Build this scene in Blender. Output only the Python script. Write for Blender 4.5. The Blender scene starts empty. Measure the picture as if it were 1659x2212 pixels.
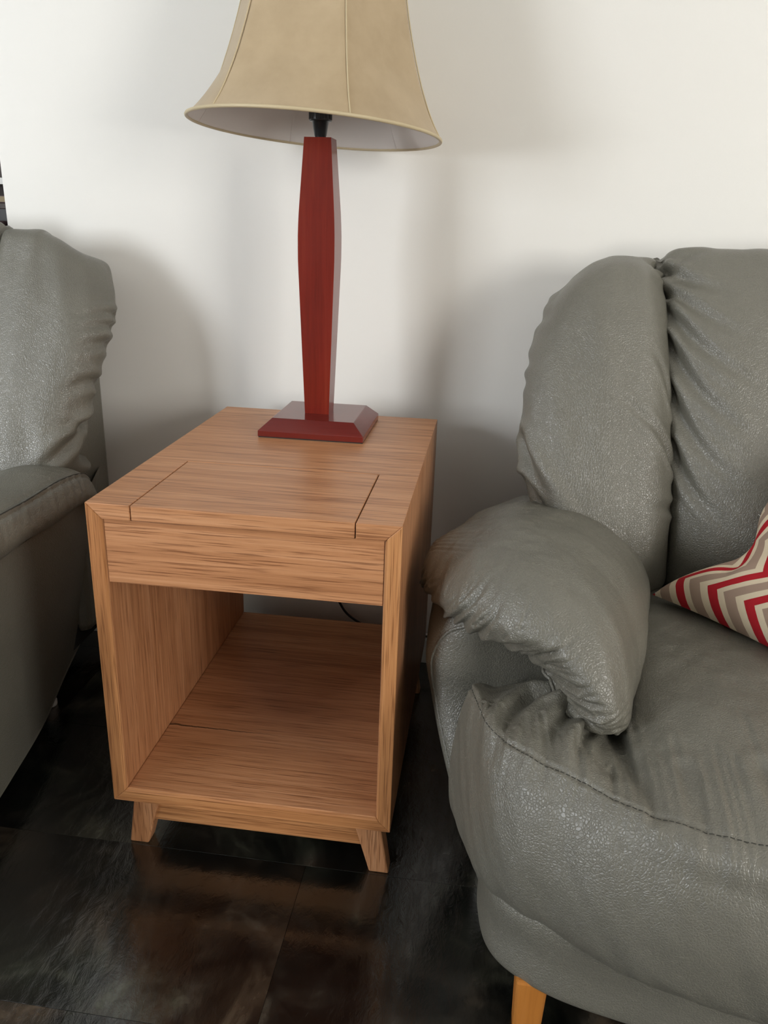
import bpy, bmesh, math, random
import numpy as np
from mathutils import Vector, Matrix

# ------------------------------------------------------------------ camera, world, lights, exposure
scene = bpy.context.scene
COL = scene.collection

cam_d = bpy.data.cameras.new('camera')
cam = bpy.data.objects.new('camera', cam_d)
COL.objects.link(cam)
cam.location = (0.5503, -1.0115, 1.0103)
cam.rotation_euler = (math.radians(70.063), math.radians(-1.781), math.radians(7.780))
cam_d.sensor_fit = 'HORIZONTAL'
cam_d.sensor_width = 36.0
cam_d.lens = 1749.2 / 1659.0 * 36.0
cam_d.clip_start = 0.02
scene.camera = cam

world = bpy.data.worlds.new('sky')
scene.world = world
world.use_nodes = True
wn = world.node_tree.nodes
wn['Background'].inputs[0].default_value = (0.62, 0.74, 0.92, 1)
wn['Background'].inputs[1].default_value = 1.2


def area_light(name, loc, target, sx, sy, power, color):
    d = bpy.data.lights.new(name, 'AREA')
    d.shape = 'RECTANGLE'
    d.size = sx
    d.size_y = sy
    d.energy = power
    d.color = color
    o = bpy.data.objects.new(name, d)
    COL.objects.link(o)
    o.location = loc
    o.rotation_euler = (Vector(target) - Vector(loc)).to_track_quat('-Z', 'Z').to_euler()
    return o


# daylight entering through the two windows of the wall opposite (openings are built below)
FRONT_Y = -2.5
WINS = ((-3.30, -1.90), (2.50, 4.00))      # x range of each opening
WZ0, WZ1 = 0.72, 2.00                      # sill and head height
for wname, (wa, wb), pw, wc in zip(('window_left_offscreen', 'window_right_offscreen'), WINS, (112, 96), ((0.92, 0.96, 1.0), (1.0, 0.97, 0.91))):
    area_light(wname, ((wa + wb) / 2, FRONT_Y - 0.02, (WZ0 + WZ1) / 2), ((wa + wb) / 2, 0, (WZ0 + WZ1) / 2), wb - wa, WZ1 - WZ0, pw, wc)

vs = scene.view_settings
vs.view_transform = 'Standard'
vs.look = 'None'
vs.gamma = 1.0
vs.use_curve_mapping = False
vs.exposure = 0.22

# ------------------------------------------------------------------ materials
MATS = {}


def new_mat(name):
    m = bpy.data.materials.new(name)
    m.use_nodes = True
    nt = m.node_tree
    b = nt.nodes['Principled BSDF']
    MATS[name] = m
    return m, nt, b


def N(nt, kind, **kw):
    n = nt.nodes.new(kind)
    for k, v in kw.items():
        if hasattr(n, k):
            setattr(n, k, v)
    return n


def L(nt, a, b):
    nt.links.new(a, b)


def ramp(nt, stops):
    r = nt.nodes.new('ShaderNodeValToRGB')
    e = r.color_ramp.elements
    while len(e) < len(stops):
        e.new(0.5)
    for i, (p, c) in enumerate(stops):
        e[i].position = p
        e[i].color = (c[0], c[1], c[2], 1)
    return r


def mapping(nt, scale, coord='Object', loc=(0, 0, 0)):
    tc = nt.nodes.new('ShaderNodeTexCoord')
    mp = nt.nodes.new('ShaderNodeMapping')
    mp.inputs['Scale'].default_value = scale
    mp.inputs['Location'].default_value = loc
    L(nt, tc.outputs[coord], mp.inputs['Vector'])
    return mp


def noise(nt, vec, scale, detail=4.0, rough=0.55, dist=0.0):
    n = nt.nodes.new('ShaderNodeTexNoise')
    n.inputs['Scale'].default_value = scale
    n.inputs['Detail'].default_value = detail
    n.inputs['Roughness'].default_value = rough
    n.inputs['Distortion'].default_value = dist
    L(nt, vec.outputs[0] if hasattr(vec, 'outputs') else vec, n.inputs['Vector'])
    return n


def bump(nt, height, strength, distance, b, chain=None):
    bn = nt.nodes.new('ShaderNodeBump')
    bn.inputs['Strength'].default_value = strength
    bn.inputs['Distance'].default_value = distance
    L(nt, height, bn.inputs['Height'])
    if chain is not None:
        L(nt, chain.outputs[0], bn.inputs['Normal'])
    L(nt, bn.outputs[0], b.inputs['Normal'])
    return bn


def mixc(nt, fac, a, b, mode='MIX'):
    m = nt.nodes.new('ShaderNodeMix')
    m.data_type = 'RGBA'
    m.blend_type = mode
    for s, v in ((m.inputs[0], fac), (m.inputs[6], a), (m.inputs[7], b)):
        if isinstance(v, (int, float)):
            s.default_value = v
        elif isinstance(v, tuple):
            s.default_value = (v[0], v[1], v[2], 1)
        else:
            L(nt, v, s)
    return m


def math_n(nt, op, a, b=None):
    m = nt.nodes.new('ShaderNodeMath')
    m.operation = op
    for i, v in enumerate((a, b)):
        if v is None:
            continue
        if isinstance(v, (int, float)):
            m.inputs[i].default_value = v
        else:
            L(nt, v, m.inputs[i])
    return m


def wood_mat(name, axis, dark, mid, light, rough=0.38, fine=1.0, seed=0.0, spec=0.4, pore=0.75, vein=False):
    """veneer with straight grain along the given axis (object space)"""
    m, nt, b = new_mat(name)

    def sc(al, ac):
        s = [ac, ac, ac]
        s[axis] = al
        return tuple(s)
    off = (seed, seed * 1.7, seed * 0.6)
    m1 = mapping(nt, sc(1.5, 150 * fine), loc=off)
    n1 = noise(nt, m1, 1.0, 4, 0.6, 0.10)          # streaks
    m2 = mapping(nt, sc(0.9, 22 * fine), loc=off)
    n2 = noise(nt, m2, 1.0, 3, 0.5, 0.6)           # broad bands
    m3 = mapping(nt, sc(11, 420 * fine), loc=off)
    n3 = noise(nt, m3, 1.0, 2, 0.5, 0.0)           # pores
    mx = math_n(nt, 'MULTIPLY_ADD', n1.outputs[0], 0.55)
    s2 = math_n(nt, 'MULTIPLY', n2.outputs[0], 0.45)
    L(nt, s2.outputs[0], mx.inputs[2])
    r = ramp(nt, [(0.32, dark), (0.5, mid), (0.68, light)])
    L(nt, mx.outputs[0], r.inputs[0])
    pr = ramp(nt, [(0.33, (0.42, 0.34, 0.30)), (0.47, (1, 1, 1))])
    L(nt, n3.outputs[0], pr.inputs[0])
    c = mixc(nt, pore, r.outputs[0], pr.outputs[0], 'MULTIPLY')
    out = c.outputs[2]
    if vein:      # a dark gum vein running part of the way across the board
        tc = mapping(nt, (1, 1, 1))
        sp_ = nt.nodes.new('ShaderNodeSeparateXYZ')
        L(nt, tc.outputs[0], sp_.inputs[0])
        wn_ = noise(nt, mapping(nt, (45, 1, 1)), 1.0, 4, 0.6)
        wob_ = math_n(nt, 'MULTIPLY_ADD', wn_.outputs[0], 0.010)
        wob_.inputs[2].default_value = 0.172
        dd = math_n(nt, 'SUBTRACT', sp_.outputs[1], wob_.outputs[0])
        dd = math_n(nt, 'ABSOLUTE', dd.outputs[0])
        wd = math_n(nt, 'MULTIPLY_ADD', sp_.outputs[0], -0.0105)
        wd.inputs[2].default_value = 0.0024
        q_ = math_n(nt, 'LESS_THAN', dd.outputs[0], wd.outputs[0])
        q_ = math_n(nt, 'MULTIPLY', q_.outputs[0], 0.85)
        c2 = mixc(nt, q_.outputs[0], out, (0.02, 0.008, 0.004))
        out = c2.outputs[2]
    L(nt, out, b.inputs['Base Color'])
    b.inputs['Roughness'].default_value = rough
    b.inputs['Specular IOR Level'].default_value = spec
    bump(nt, n3.outputs[0], 0.12, 0.0006, b)
    return m


OD, OM, OL = (0.330, 0.138, 0.057), (0.510, 0.240, 0.110), (0.630, 0.330, 0.170)
for ax, nm in ((0, 'x'), (1, 'y'), (2, 'z')):
    wood_mat('oak_' + nm, ax, OD, OM, OL, seed=ax * 3.1)
wood_mat('oak_edge_x', 0, (0.34, 0.136, 0.048), (0.50, 0.225, 0.086), (0.61, 0.305, 0.130), fine=1.3, seed=7.7)
wood_mat('oak_edge_z', 2, (0.34, 0.136, 0.048), (0.50, 0.225, 0.086), (0.61, 0.305, 0.130), fine=1.3, seed=4.4)
wood_mat('oak_shelf_x', 0, OD, OM, OL, seed=12.3, vein=True)
wood_mat('mahogany_z', 2, (0.125, 0.012, 0.007), (0.170, 0.016, 0.009), (0.205, 0.026, 0.013), rough=0.20, fine=0.7, seed=2.0, spec=0.40, pore=0.15)
wood_mat('mahogany_x', 0, (0.110, 0.012, 0.010), (0.145, 0.016, 0.012), (0.170, 0.022, 0.016), rough=0.16, fine=0.4, seed=5.0, spec=0.6, pore=0.1)
wood_mat('beech_z', 2, (0.36, 0.125, 0.020), (0.45, 0.170, 0.030), (0.50, 0.20, 0.045), rough=0.42, fine=0.4, seed=9.0, pore=0.15)

# wall paint
m, nt, b = new_mat('wall_paint')
b.inputs['Base Color'].default_value = (0.80, 0.785, 0.745, 1)
b.inputs['Roughness'].default_value = 0.62
b.inputs['Specular IOR Level'].default_value = 0.25
mp = mapping(nt, (1, 1, 1))
n1 = noise(nt, mp, 260, 3, 0.6)
bump(nt, n1.outputs[0], 0.10, 0.0008, b)
m, nt, b = new_mat('white_gloss')
b.inputs['Base Color'].default_value = (0.78, 0.76, 0.72, 1)
b.inputs['Roughness'].default_value = 0.35
m, nt, b = new_mat('ceiling_paint')
b.inputs['Base Color'].default_value = (0.82, 0.81, 0.79, 1)
b.inputs['Roughness'].default_value = 0.8

# slate tile
m, nt, b = new_mat('slate')
mp = mapping(nt, (1, 1, 1))
oi = nt.nodes.new('ShaderNodeObjectInfo')
va = nt.nodes.new('ShaderNodeVectorMath')
va.operation = 'MULTIPLY_ADD'
cx = nt.nodes.new('ShaderNodeCombineXYZ')
for i in range(3):
    L(nt, oi.outputs['Random'], cx.inputs[i])
L(nt, cx.outputs[0], va.inputs[0])
va.inputs[1].default_value = (31.0, 17.0, 5.0)
L(nt, mp.outputs[0], va.inputs[2])
big = noise(nt, va.outputs[0], 5.2, 7, 0.62, 1.1)
r1 = ramp(nt, [(0.34, (0.0030, 0.0034, 0.0032)), (0.47, (0.0075, 0.0075, 0.0066)), (0.55, (0.017, 0.0155, 0.0125)), (0.61, (0.040, 0.035, 0.027)), (0.68, (0.075, 0.066, 0.050))])
L(nt, big.outputs[0], r1.inputs[0])
hue = noise(nt, va.outputs[0], 2.1, 4, 0.6, 1.2)
r2 = ramp(nt, [(0.38, (0.82, 1.0, 0.92)), (0.50, (1, 1, 1)), (0.62, (1.25, 1.0, 0.85))])
L(nt, hue.outputs[0], r2.inputs[0])
c = mixc(nt, 1.0, r1.outputs[0], r2.outputs[0], 'MULTIPLY')
L(nt, c.outputs[2], b.inputs['Base Color'])
rr = ramp(nt, [(0.3, (0.09, 0.09, 0.09)), (0.7, (0.19, 0.19, 0.19))])
L(nt, big.outputs[0], rr.inputs[0])
L(nt, rr.outputs[0], b.inputs['Roughness'])
b.inputs['Specular IOR Level'].default_value = 1.0
b.inputs['Coat Weight'].default_value = 0.35
b.inputs['Coat Roughness'].default_value = 0.12
mp2 = mapping(nt, (1, 0.45, 1))
f1 = noise(nt, mp2, 62, 6, 0.66, 0.7)
f2 = noise(nt, va.outputs[0], 7.0, 5, 0.6, 1.5)
b1 = bump(nt, f2.outputs[0], 0.20, 0.005, b)
bump(nt, f1.outputs[0], 0.42, 0.0020, b, b1)
m, nt, b = new_mat('grout')
b.inputs['Base Color'].default_value = (0.006, 0.006, 0.006, 1)
b.inputs['Roughness'].default_value = 0.8

# leather
def leather(name, col, rough=0.39):
    m, nt, b = new_mat(name)
    mp = mapping(nt, (1, 1, 1))
    big = noise(nt, mp, 9, 4, 0.6)
    r = ramp(nt, [(0.25, tuple(x * 0.90 for x in col)), (0.75, tuple(x * 1.08 for x in col))])
    L(nt, big.outputs[0], r.inputs[0])
    L(nt, r.outputs[0], b.inputs['Base Color'])
    b.inputs['Roughness'].default_value = rough
    b.inputs['Specular IOR Level'].default_value = 0.80
    b.inputs['Coat Weight'].default_value = 0.0
    wr = noise(nt, mp, 26, 3, 0.5)
    vm = nt.nodes.new('ShaderNodeVectorMath')
    vm.operation = 'MULTIPLY_ADD'
    L(nt, wr.outputs[1], vm.inputs[0])
    vm.inputs[1].default_value = (0.012, 0.012, 0.012)
    L(nt, mp.outputs[0], vm.inputs[2])
    vo = nt.nodes.new('ShaderNodeTexVoronoi')
    vo.feature = 'DISTANCE_TO_EDGE'
    vo.inputs['Scale'].default_value = 270
    L(nt, vm.outputs[0], vo.inputs['Vector'])
    vr = ramp(nt, [(0.0, (0, 0, 0)), (0.20, (1, 1, 1))])
    L(nt, vo.outputs['Distance'], vr.inputs[0])
    mid = noise(nt, vm.outputs[0], 95, 4, 0.6, 0.6)
    b1 = bump(nt, mid.outputs[0], 0.34, 0.0024, b)
    bump(nt, vr.outputs[0], 0.42, 0.0009, b, b1)
    return m


leather('leather', (0.150, 0.143, 0.116))
m, nt, b = new_mat('thread')
b.inputs['Base Color'].default_value = (0.035, 0.034, 0.028, 1)
b.inputs['Roughness'].default_value = 0.8
m, nt, b = new_mat('black_lining')
b.inputs['Base Color'].default_value = (0.012, 0.012, 0.011, 1)
b.inputs['Roughness'].default_value = 0.9

# lamp materials
m, nt, b = new_mat('shade_fabric')
mp = mapping(nt, (1, 1, 1))
w = noise(nt, mp, 900, 2, 0.5)
g = noise(nt, mp, 14, 4, 0.6)
r = ramp(nt, [(0.3, (0.42, 0.315, 0.190)), (0.7, (0.49, 0.375, 0.235))])
L(nt, g.outputs[0], r.inputs[0])
L(nt, r.outputs[0], b.inputs['Base Color'])
b.inputs['Roughness'].default_value = 0.55
b.inputs['Sheen Weight'].default_value = 0.25
b.inputs['Specular IOR Level'].default_value = 0.3
bump(nt, w.outputs[0], 0.15, 0.0005, b)
m, nt, b = new_mat('shade_lining')
b.inputs['Base Color'].default_value = (0.74, 0.70, 0.66, 1)
b.inputs['Roughness'].default_value = 0.7
m, nt, b = new_mat('shade_trim')
b.inputs['Base Color'].default_value = (0.56, 0.46, 0.29, 1)
b.inputs['Roughness'].default_value = 0.5
m, nt, b = new_mat('black_plastic')
b.inputs['Base Color'].default_value = (0.016, 0.017, 0.018, 1)
b.inputs['Roughness'].default_value = 0.33
m, nt, b = new_mat('metal')
b.inputs['Base Color'].default_value = (0.6, 0.58, 0.54, 1)
b.inputs['Metallic'].default_value = 1.0
b.inputs['Roughness'].default_value = 0.3
m, nt, b = new_mat('bulb_glass')
b.inputs['Base Color'].default_value = (0.85, 0.85, 0.83, 1)
b.inputs['Roughness'].default_value = 0.25
m, nt, b = new_mat('felt')
b.inputs['Base Color'].default_value = (0.02, 0.022, 0.020, 1)
b.inputs['Roughness'].default_value = 0.95

# chevron cotton (pattern laid out on the cushion's own UVs, metres)
m, nt, b = new_mat('chevron_cotton')
uv = nt.nodes.new('ShaderNodeUVMap')
uv.uv_map = 'UVMap'
wob = noise(nt, uv.outputs[0], 18, 3, 0.5)
sep = nt.nodes.new('ShaderNodeSeparateXYZ')
L(nt, uv.outputs[0], sep.inputs[0])
q = math_n(nt, 'MULTIPLY', sep.outputs[1], 1 / 0.104)
q = math_n(nt, 'ADD', q.outputs[0], 0.10)
tri = math_n(nt, 'PINGPONG', q.outputs[0], 0.5)
tri = math_n(nt, 'MULTIPLY', tri.outputs[0], 0.104)
s = math_n(nt, 'ADD', sep.outputs[0], tri.outputs[0])
wo = math_n(nt, 'MULTIPLY', wob.outputs[0], 0.006)
s = math_n(nt, 'ADD', s.outputs[0], wo.outputs[0])
s = math_n(nt, 'MULTIPLY', s.outputs[0], 1 / 0.070)
fr = math_n(nt, 'FRACT', s.outputs[0])
RED, CRM, TAU = (0.43, 0.018, 0.026), (0.72, 0.60, 0.43), (0.37, 0.26, 0.195)
cr = ramp(nt, [(0.0, RED), (0.27, CRM), (0.46, TAU), (0.78, CRM)])
cr.color_ramp.interpolation = 'CONSTANT'
L(nt, fr.outputs[0], cr.inputs[0])
wx = nt.nodes.new('ShaderNodeTexWave')
wx.inputs['Scale'].default_value = 190
wx.inputs['Distortion'].default_value = 1.5
L(nt, uv.outputs[0], wx.inputs['Vector'])
wr_ = ramp(nt, [(0.0, (0.84, 0.84, 0.84)), (1.0, (1, 1, 1))])
L(nt, wx.outputs[1], wr_.inputs[0])
c = mixc(nt, 1.0, cr.outputs[0], wr_.outputs[0], 'MULTIPLY')
L(nt, c.outputs[2], b.inputs['Base Color'])
b.inputs['Roughness'].default_value = 0.85
b.inputs['Specular IOR Level'].default_value = 0.15
bump(nt, wx.outputs[1], 0.25, 0.0006, b)

def plain(name, col, rough=0.5):
    m, nt, b = new_mat(name)
    b.inputs['Base Color'].default_value = (col[0], col[1], col[2], 1)
    b.inputs['Roughness'].default_value = rough
    return m


plain('dark_wood', (0.045, 0.026, 0.018), 0.4)
plain('tan_paper', (0.42, 0.33, 0.20), 0.7)
plain('dusky_pink', (0.12, 0.075, 0.075), 0.5)
plain('white_ceramic', (0.75, 0.74, 0.72), 0.3)
plain('charcoal_ceramic', (0.03, 0.03, 0.032), 0.3)

# ------------------------------------------------------------------ mesh helpers
def mesh_obj(name, verts, faces, mat, parent=None, smooth=False, uvs=None):
    me = bpy.data.meshes.new(name)
    me.from_pydata([tuple(map(float, v)) for v in verts], [], faces)
    me.validate()
    if smooth:
        me.polygons.foreach_set('use_smooth', [True] * len(me.polygons))
    if mat:
        me.materials.append(MATS[mat])
    if uvs is not None:
        ul = me.uv_layers.new(name='UVMap')
        li = np.zeros(len(me.loops), dtype=np.int32)
        me.loops.foreach_get('vertex_index', li)
        ul.data.foreach_set('uv', np.asarray(uvs, dtype=np.float32)[li].ravel())
    me.update()
    o = bpy.data.objects.new(name, me)
    COL.objects.link(o)
    if parent is not None:
        o.parent = parent
    return o


def bm_obj(name, bm, mat, parent=None, smooth=False, bevel=0.0, seg=2):
    bmesh.ops.recalc_face_normals(bm, faces=bm.faces)
    if bevel > 0:
        bmesh.ops.bevel(bm, geom=list(bm.edges), offset=bevel, segments=seg, affect='EDGES', profile=0.5, clamp_overlap=True)
    me = bpy.data.meshes.new(name)
    bm.to_mesh(me)
    bm.free()
    if smooth:
        me.polygons.foreach_set('use_smooth', [True] * len(me.polygons))
    mats = mat if isinstance(mat, (list, tuple)) else [mat]
    for mm in mats:
        me.materials.append(MATS[mm])
    o = bpy.data.objects.new(name, me)
    COL.objects.link(o)
    if parent is not None:
        o.parent = parent
    return o


def prism(pts_a, pts_b):
    """solid between two matching polygons"""
    bm = bmesh.new()
    a = [bm.verts.new(p) for p in pts_a]
    b_ = [bm.verts.new(p) for p in pts_b]
    bm.faces.new(a)
    bm.faces.new(b_[::-1])
    n = len(a)
    for i in range(n):
        bm.faces.new((a[i], b_[i], b_[(i + 1) % n], a[(i + 1) % n]))
    return bm


def box(name, lo, hi, mat, parent=None, bevel=0.0):
    a = [(lo[0], lo[1], lo[2]), (hi[0], lo[1], lo[2]), (hi[0], hi[1], lo[2]), (lo[0], hi[1], lo[2])]
    b_ = [(x, y, hi[2]) for x, y, z in a]
    return bm_obj(name, prism(a, b_), mat, parent, bevel=bevel)


def empty(name, loc, label, cat, group=None):
    o = bpy.data.objects.new(name, None)
    COL.objects.link(o)
    o.location = loc
    o['label'] = label
    o['category'] = cat
    if group:
        o['group'] = group
    return o


def struct(o, label=None):
    o['kind'] = 'structure'
    if label:
        o['label'] = label
    return o


def tube(name, pts, r, mat, parent=None, seg=8, closed=False):
    P = np.asarray(pts, float)
    n = len(P)
    T = np.zeros_like(P)
    for i in range(n):
        a = P[(i - 1) % n] if (closed or i > 0) else P[0]
        c = P[(i + 1) % n] if (closed or i < n - 1) else P[-1]
        T[i] = (c - a) / (np.linalg.norm(c - a) + 1e-9)
    up = np.array([0.0, 0.0, 1.0])
    if abs(T[0] @ up) > 0.9:
        up = np.array([1.0, 0.0, 0.0])
    nrm = up - T[0] * (up @ T[0])
    nrm /= np.linalg.norm(nrm)
    V, F = [], []
    for i in range(n):
        nrm = nrm - T[i] * (nrm @ T[i])
        nrm /= np.linalg.norm(nrm) + 1e-9
        bi = np.cross(T[i], nrm)
        for k in range(seg):
            a = 2 * math.pi * k / seg
            V.append(P[i] + r * (math.cos(a) * nrm + math.sin(a) * bi))
    for i in range(n if closed else n - 1):
        j = (i + 1) % n
        for k in range(seg):
            F.append((i * seg + k, i * seg + (k + 1) % seg, j * seg + (k + 1) % seg, j * seg + k))
    if not closed:
        F.append(tuple(range(seg))[::-1])
        F.append(tuple((n - 1) * seg + k for k in range(seg)))
    return mesh_obj(name, V, F, mat, parent, smooth=True)


def dashes(name, pts, r, dash, gap, mat, parent):
    """a sewn thread: short separate stitches along a line"""
    P = np.asarray(pts, float)
    d = np.r_[0, np.cumsum(np.linalg.norm(np.diff(P, axis=0), axis=1))]
    V, F = [], []
    s = 0.0
    while s + dash < d[-1]:
        ends = []
        for q in (s, s + dash / 2, s + dash):
            ends.append(np.array([np.interp(q, d, P[:, k]) for k in range(3)]))
        t = ends[2] - ends[0]
        t /= np.linalg.norm(t)
        u = np.cross(t, (0.3, 0.2, 0.9))
        u /= np.linalg.norm(u)
        w_ = np.cross(t, u)
        b0 = len(V)
        for e in ends:
            for k in range(4):
                a = math.pi / 2 * k
                V.append(e + r * (math.cos(a) * u + math.sin(a) * w_))
        for i in range(2):
            for k in range(4):
                F.append((b0 + i * 4 + k, b0 + i * 4 + (k + 1) % 4, b0 + (i + 1) * 4 + (k + 1) % 4, b0 + (i + 1) * 4 + k))
        F.append((b0 + 3, b0 + 2, b0 + 1, b0))
        F.append((b0 + 8, b0 + 9, b0 + 10, b0 + 11))
        s += dash + gap
    return mesh_obj(name, V, F, mat, parent, smooth=True)


def cr1(P, n, axis):
    """Catmull-Rom resampling of an array of points along one axis"""
    P = np.moveaxis(np.asarray(P, float), axis, 0)
    m_ = P.shape[0]
    ext = np.concatenate([2 * P[:1] - P[1:2], P, 2 * P[-1:] - P[-2:-1]])
    t = np.linspace(0, m_ - 1, n)
    i = np.minimum(t.astype(int), m_ - 2)
    f = (t - i).reshape((-1,) + (1,) * (P.ndim - 1))
    p0, p1, p2, p3 = ext[i], ext[i + 1], ext[i + 2], ext[i + 3]
    R = 0.5 * (2 * p1 + (p2 - p0) * f + (2 * p0 - 5 * p1 + 4 * p2 - p3) * f ** 2 + (3 * p1 - p0 - 3 * p2 + p3) * f ** 3)
    return np.moveaxis(R, 0, axis)


def curve(pts, n):
    return cr1(np.asarray(pts, float), n, 0)


def vnoise(x, y, seed=0):
    """smooth value noise, -1..1"""
    rs = np.random.RandomState(seed)
    T = rs.rand(64, 64) * 2 - 1
    xi, yi = np.floor(x).astype(int), np.floor(y).astype(int)
    fx, fy = x - xi, y - yi
    fx = fx * fx * (3 - 2 * fx)
    fy = fy * fy * (3 - 2 * fy)
    g = lambda a, b_: T[a % 64, b_ % 64]
    return (g(xi, yi) * (1 - fx) + g(xi + 1, yi) * fx) * (1 - fy) + (g(xi, yi + 1) * (1 - fx) + g(xi + 1, yi + 1) * fx) * fy


class Surf:
    """a soft surface: control net -> dense grid, then creases pressed along the normal"""

    def __init__(self, net, nu, nv, flip=False):
        net = np.asarray(net, float)
        self.G = cr1(cr1(net, nv, 0), nu, 1)
        self.nu, self.nv = nu, nv
        self.flip = flip
        self.C, self.R = net.shape[1] - 1, net.shape[0] - 1
        self.u, self.v = np.meshgrid(np.linspace(0, self.C, nu), np.linspace(0, self.R, nv))
        self.base = self.G.copy()
        du = np.gradient(self.G, axis=1)
        dv = np.gradient(self.G, axis=0)
        n = np.cross(du, dv)
        n /= np.linalg.norm(n, axis=2, keepdims=True) + 1e-12
        self.n = -n if flip else n
        self.d = np.zeros((nv, nu))

    def at(self, u, v):
        """point of the undeformed surface at control coordinates"""
        a, b_ = u / self.C * (self.nu - 1), v / self.R * (self.nv - 1)
        i, j = int(min(a, self.nu - 2)), int(min(b_, self.nv - 2))
        fa, fb = a - i, b_ - j
        G = self.base
        return (G[j, i] * (1 - fa) + G[j, i + 1] * fa) * (1 - fb) + (G[j + 1, i] * (1 - fa) + G[j + 1, i + 1] * fa) * fb

    def crease(self, pts, w, d, ridge=0.5, t0=1.0, t1=0.0, wob=0.0, seed=0):
        """pts: control coordinates; a valley of width w and depth d, fading from t0 to t1"""
        Q = np.array([self.at(*p) for p in curve([(p[0], p[1], 0) for p in pts], 14)[:, :2]])
        best = np.full((self.nv, self.nu), 1e9)
        tt = np.zeros((self.nv, self.nu))
        lo, hi = Q.min(0) - 6 * w, Q.max(0) + 6 * w
        msk = np.all((self.base > lo) & (self.base < hi), axis=2)
        if not msk.any():
            return
        P = self.base[msk]
        bb = np.full(len(P), 1e9)
        t_ = np.zeros(len(P))
        for i in range(len(Q) - 1):
            ab = Q[i + 1] - Q[i]
            k = np.clip(((P - Q[i]) @ ab) / (ab @ ab + 1e-12), 0, 1)
            dd = np.linalg.norm(P - (Q[i] + k[:, None] * ab), axis=1)
            m2 = dd < bb
            bb[m2] = dd[m2]
            t_[m2] = ((i + k) / (len(Q) - 1))[m2]
        fade = t0 + (t1 - t0) * t_
        fade = np.clip(fade, 0, 1)
        prof = -np.exp(-(bb / w) ** 2) + ridge * np.exp(-((bb - 1.9 * w) / (1.0 * w)) ** 2)
        self.d[msk] += d * fade * prof

    def puff(self, amp, scale, seed=0, sx=1.0, sy=1.0):
        P = self.base
        a = P[..., 0] + 0.37 * P[..., 2]
        b_ = P[..., 1] - 0.61 * P[..., 2]
        self.d += amp * vnoise(a * scale * sx + 11.3, b_ * scale * sy + 5.1, seed)

    def done(self, name, mat, parent, uvs=None):
        G = self.base + self.n * self.d[..., None]
        self.G = G
        nu, nv = self.nu, self.nv
        V = G.reshape(-1, 3)
        jj, ii = np.meshgrid(np.arange(nv - 1), np.arange(nu - 1), indexing='ij')
        b0 = (jj * nu + ii).ravel()
        F = np.stack([b0, b0 + 1, b0 + nu + 1, b0 + nu], -1)
        F = (F[:, ::-1] if self.flip else F).tolist()
        return mesh_obj(name, V, F, mat, parent, smooth=True, uvs=uvs)

    def line(self, pts, n=80, lift=0.0):
        out = []
        for p in curve([(p[0], p[1], 0) for p in pts], n)[:, :2]:
            a, b_ = p[0] / self.C * (self.nu - 1), p[1] / self.R * (self.nv - 1)
            i, j = int(min(max(a, 0), self.nu - 2)), int(min(max(b_, 0), self.nv - 2))
            fa, fb = a - i, b_ - j
            G = self.G
            q = (G[j, i] * (1 - fa) + G[j, i + 1] * fa) * (1 - fb) + (G[j + 1, i] * (1 - fa) + G[j + 1, i + 1] * fa) * fb
            out.append(q + self.n[j, i] * lift)
        return np.array(out)


# ------------------------------------------------------------------ the room
WY = 0.726            # face of the back wall
XL, XR = -3.6, 5.1    # side walls
CEIL = 2.55
BACKY = 3.3           # far wall of the space beyond the wall's end

# floor: bedding layer plus separate slate tiles
fl = box('floor', (XL, FRONT_Y, -0.08), (XR, BACKY, -0.003), 'grout')
struct(fl, 'dark slate tiled floor')
TW, TD = 0.610, 0.305
tile_me = {}


def tile_mesh(w, d):
    key = (round(w, 3), round(d, 3))
    if key not in tile_me:
        g = 0.00025
        a = [(g, g, -0.006), (w - g, g, -0.006), (w - g, d - g, -0.006), (g, d - g, -0.006)]
        bm = prism(a, [(x, y, 0.0) for x, y, z in a])
        top = [e for e in bm.edges if all(v.co.z > -0.001 for v in e.verts)]
        bmesh.ops.recalc_face_normals(bm, faces=bm.faces)
        bmesh.ops.bevel(bm, geom=top, offset=0.00015, segments=1, affect='EDGES')
        me = bpy.data.meshes.new('tile')
        bm.to_mesh(me)
        bm.free()
        me.materials.append(MATS['slate'])
        tile_me[key] = me
    return tile_me[key]


rnd = random.Random(4)
rows = []
y0 = 0.025 - TD * 5
for r_ in range(10):
    yy = y0 + r_ * TD
    off = 0.31 if (r_ - 4) % 2 == 0 else 0.31 - TW * 0.42
    x = off - TW * 4
    while x < 2.6:
        if x + TW > -1.9:
            o = bpy.data.objects.new('tile', tile_mesh(TW, TD))
            COL.objects.link(o)
            o.parent = fl
            o.location = (x, yy, rnd.uniform(-0.0001, 0.0001))
        x += TW
# remaining floor further off: same slate, plain sheets of it
for lo, hi in (((XL, FRONT_Y), (XR, y0)), ((XL, y0 + 10 * TD), (XR, BACKY)), ((XL, y0), (-1.88, y0 + 10 * TD)), ((2.6, y0), (XR, y0 + 10 * TD))):
    box('floor_border', (lo[0], lo[1], -0.006), (hi[0], hi[1], -0.001), 'slate', fl)

struct(box('wall_back', (-0.512, WY, 0.0), (XR, WY + 0.11, CEIL), 'wall_paint', bevel=0.003), 'cream painted plaster wall')
struct(box('wall_far', (XL, BACKY, 0.0), (XR, BACKY + 0.1, CEIL), 'wall_paint'))
struct(box('wall_left', (XL - 0.1, FRONT_Y, 0.0), (XL, BACKY, CEIL), 'wall_paint'))
struct(box('wall_right', (XR, FRONT_Y, 0.0), (XR + 0.1, BACKY, CEIL), 'wall_paint'))
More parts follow.
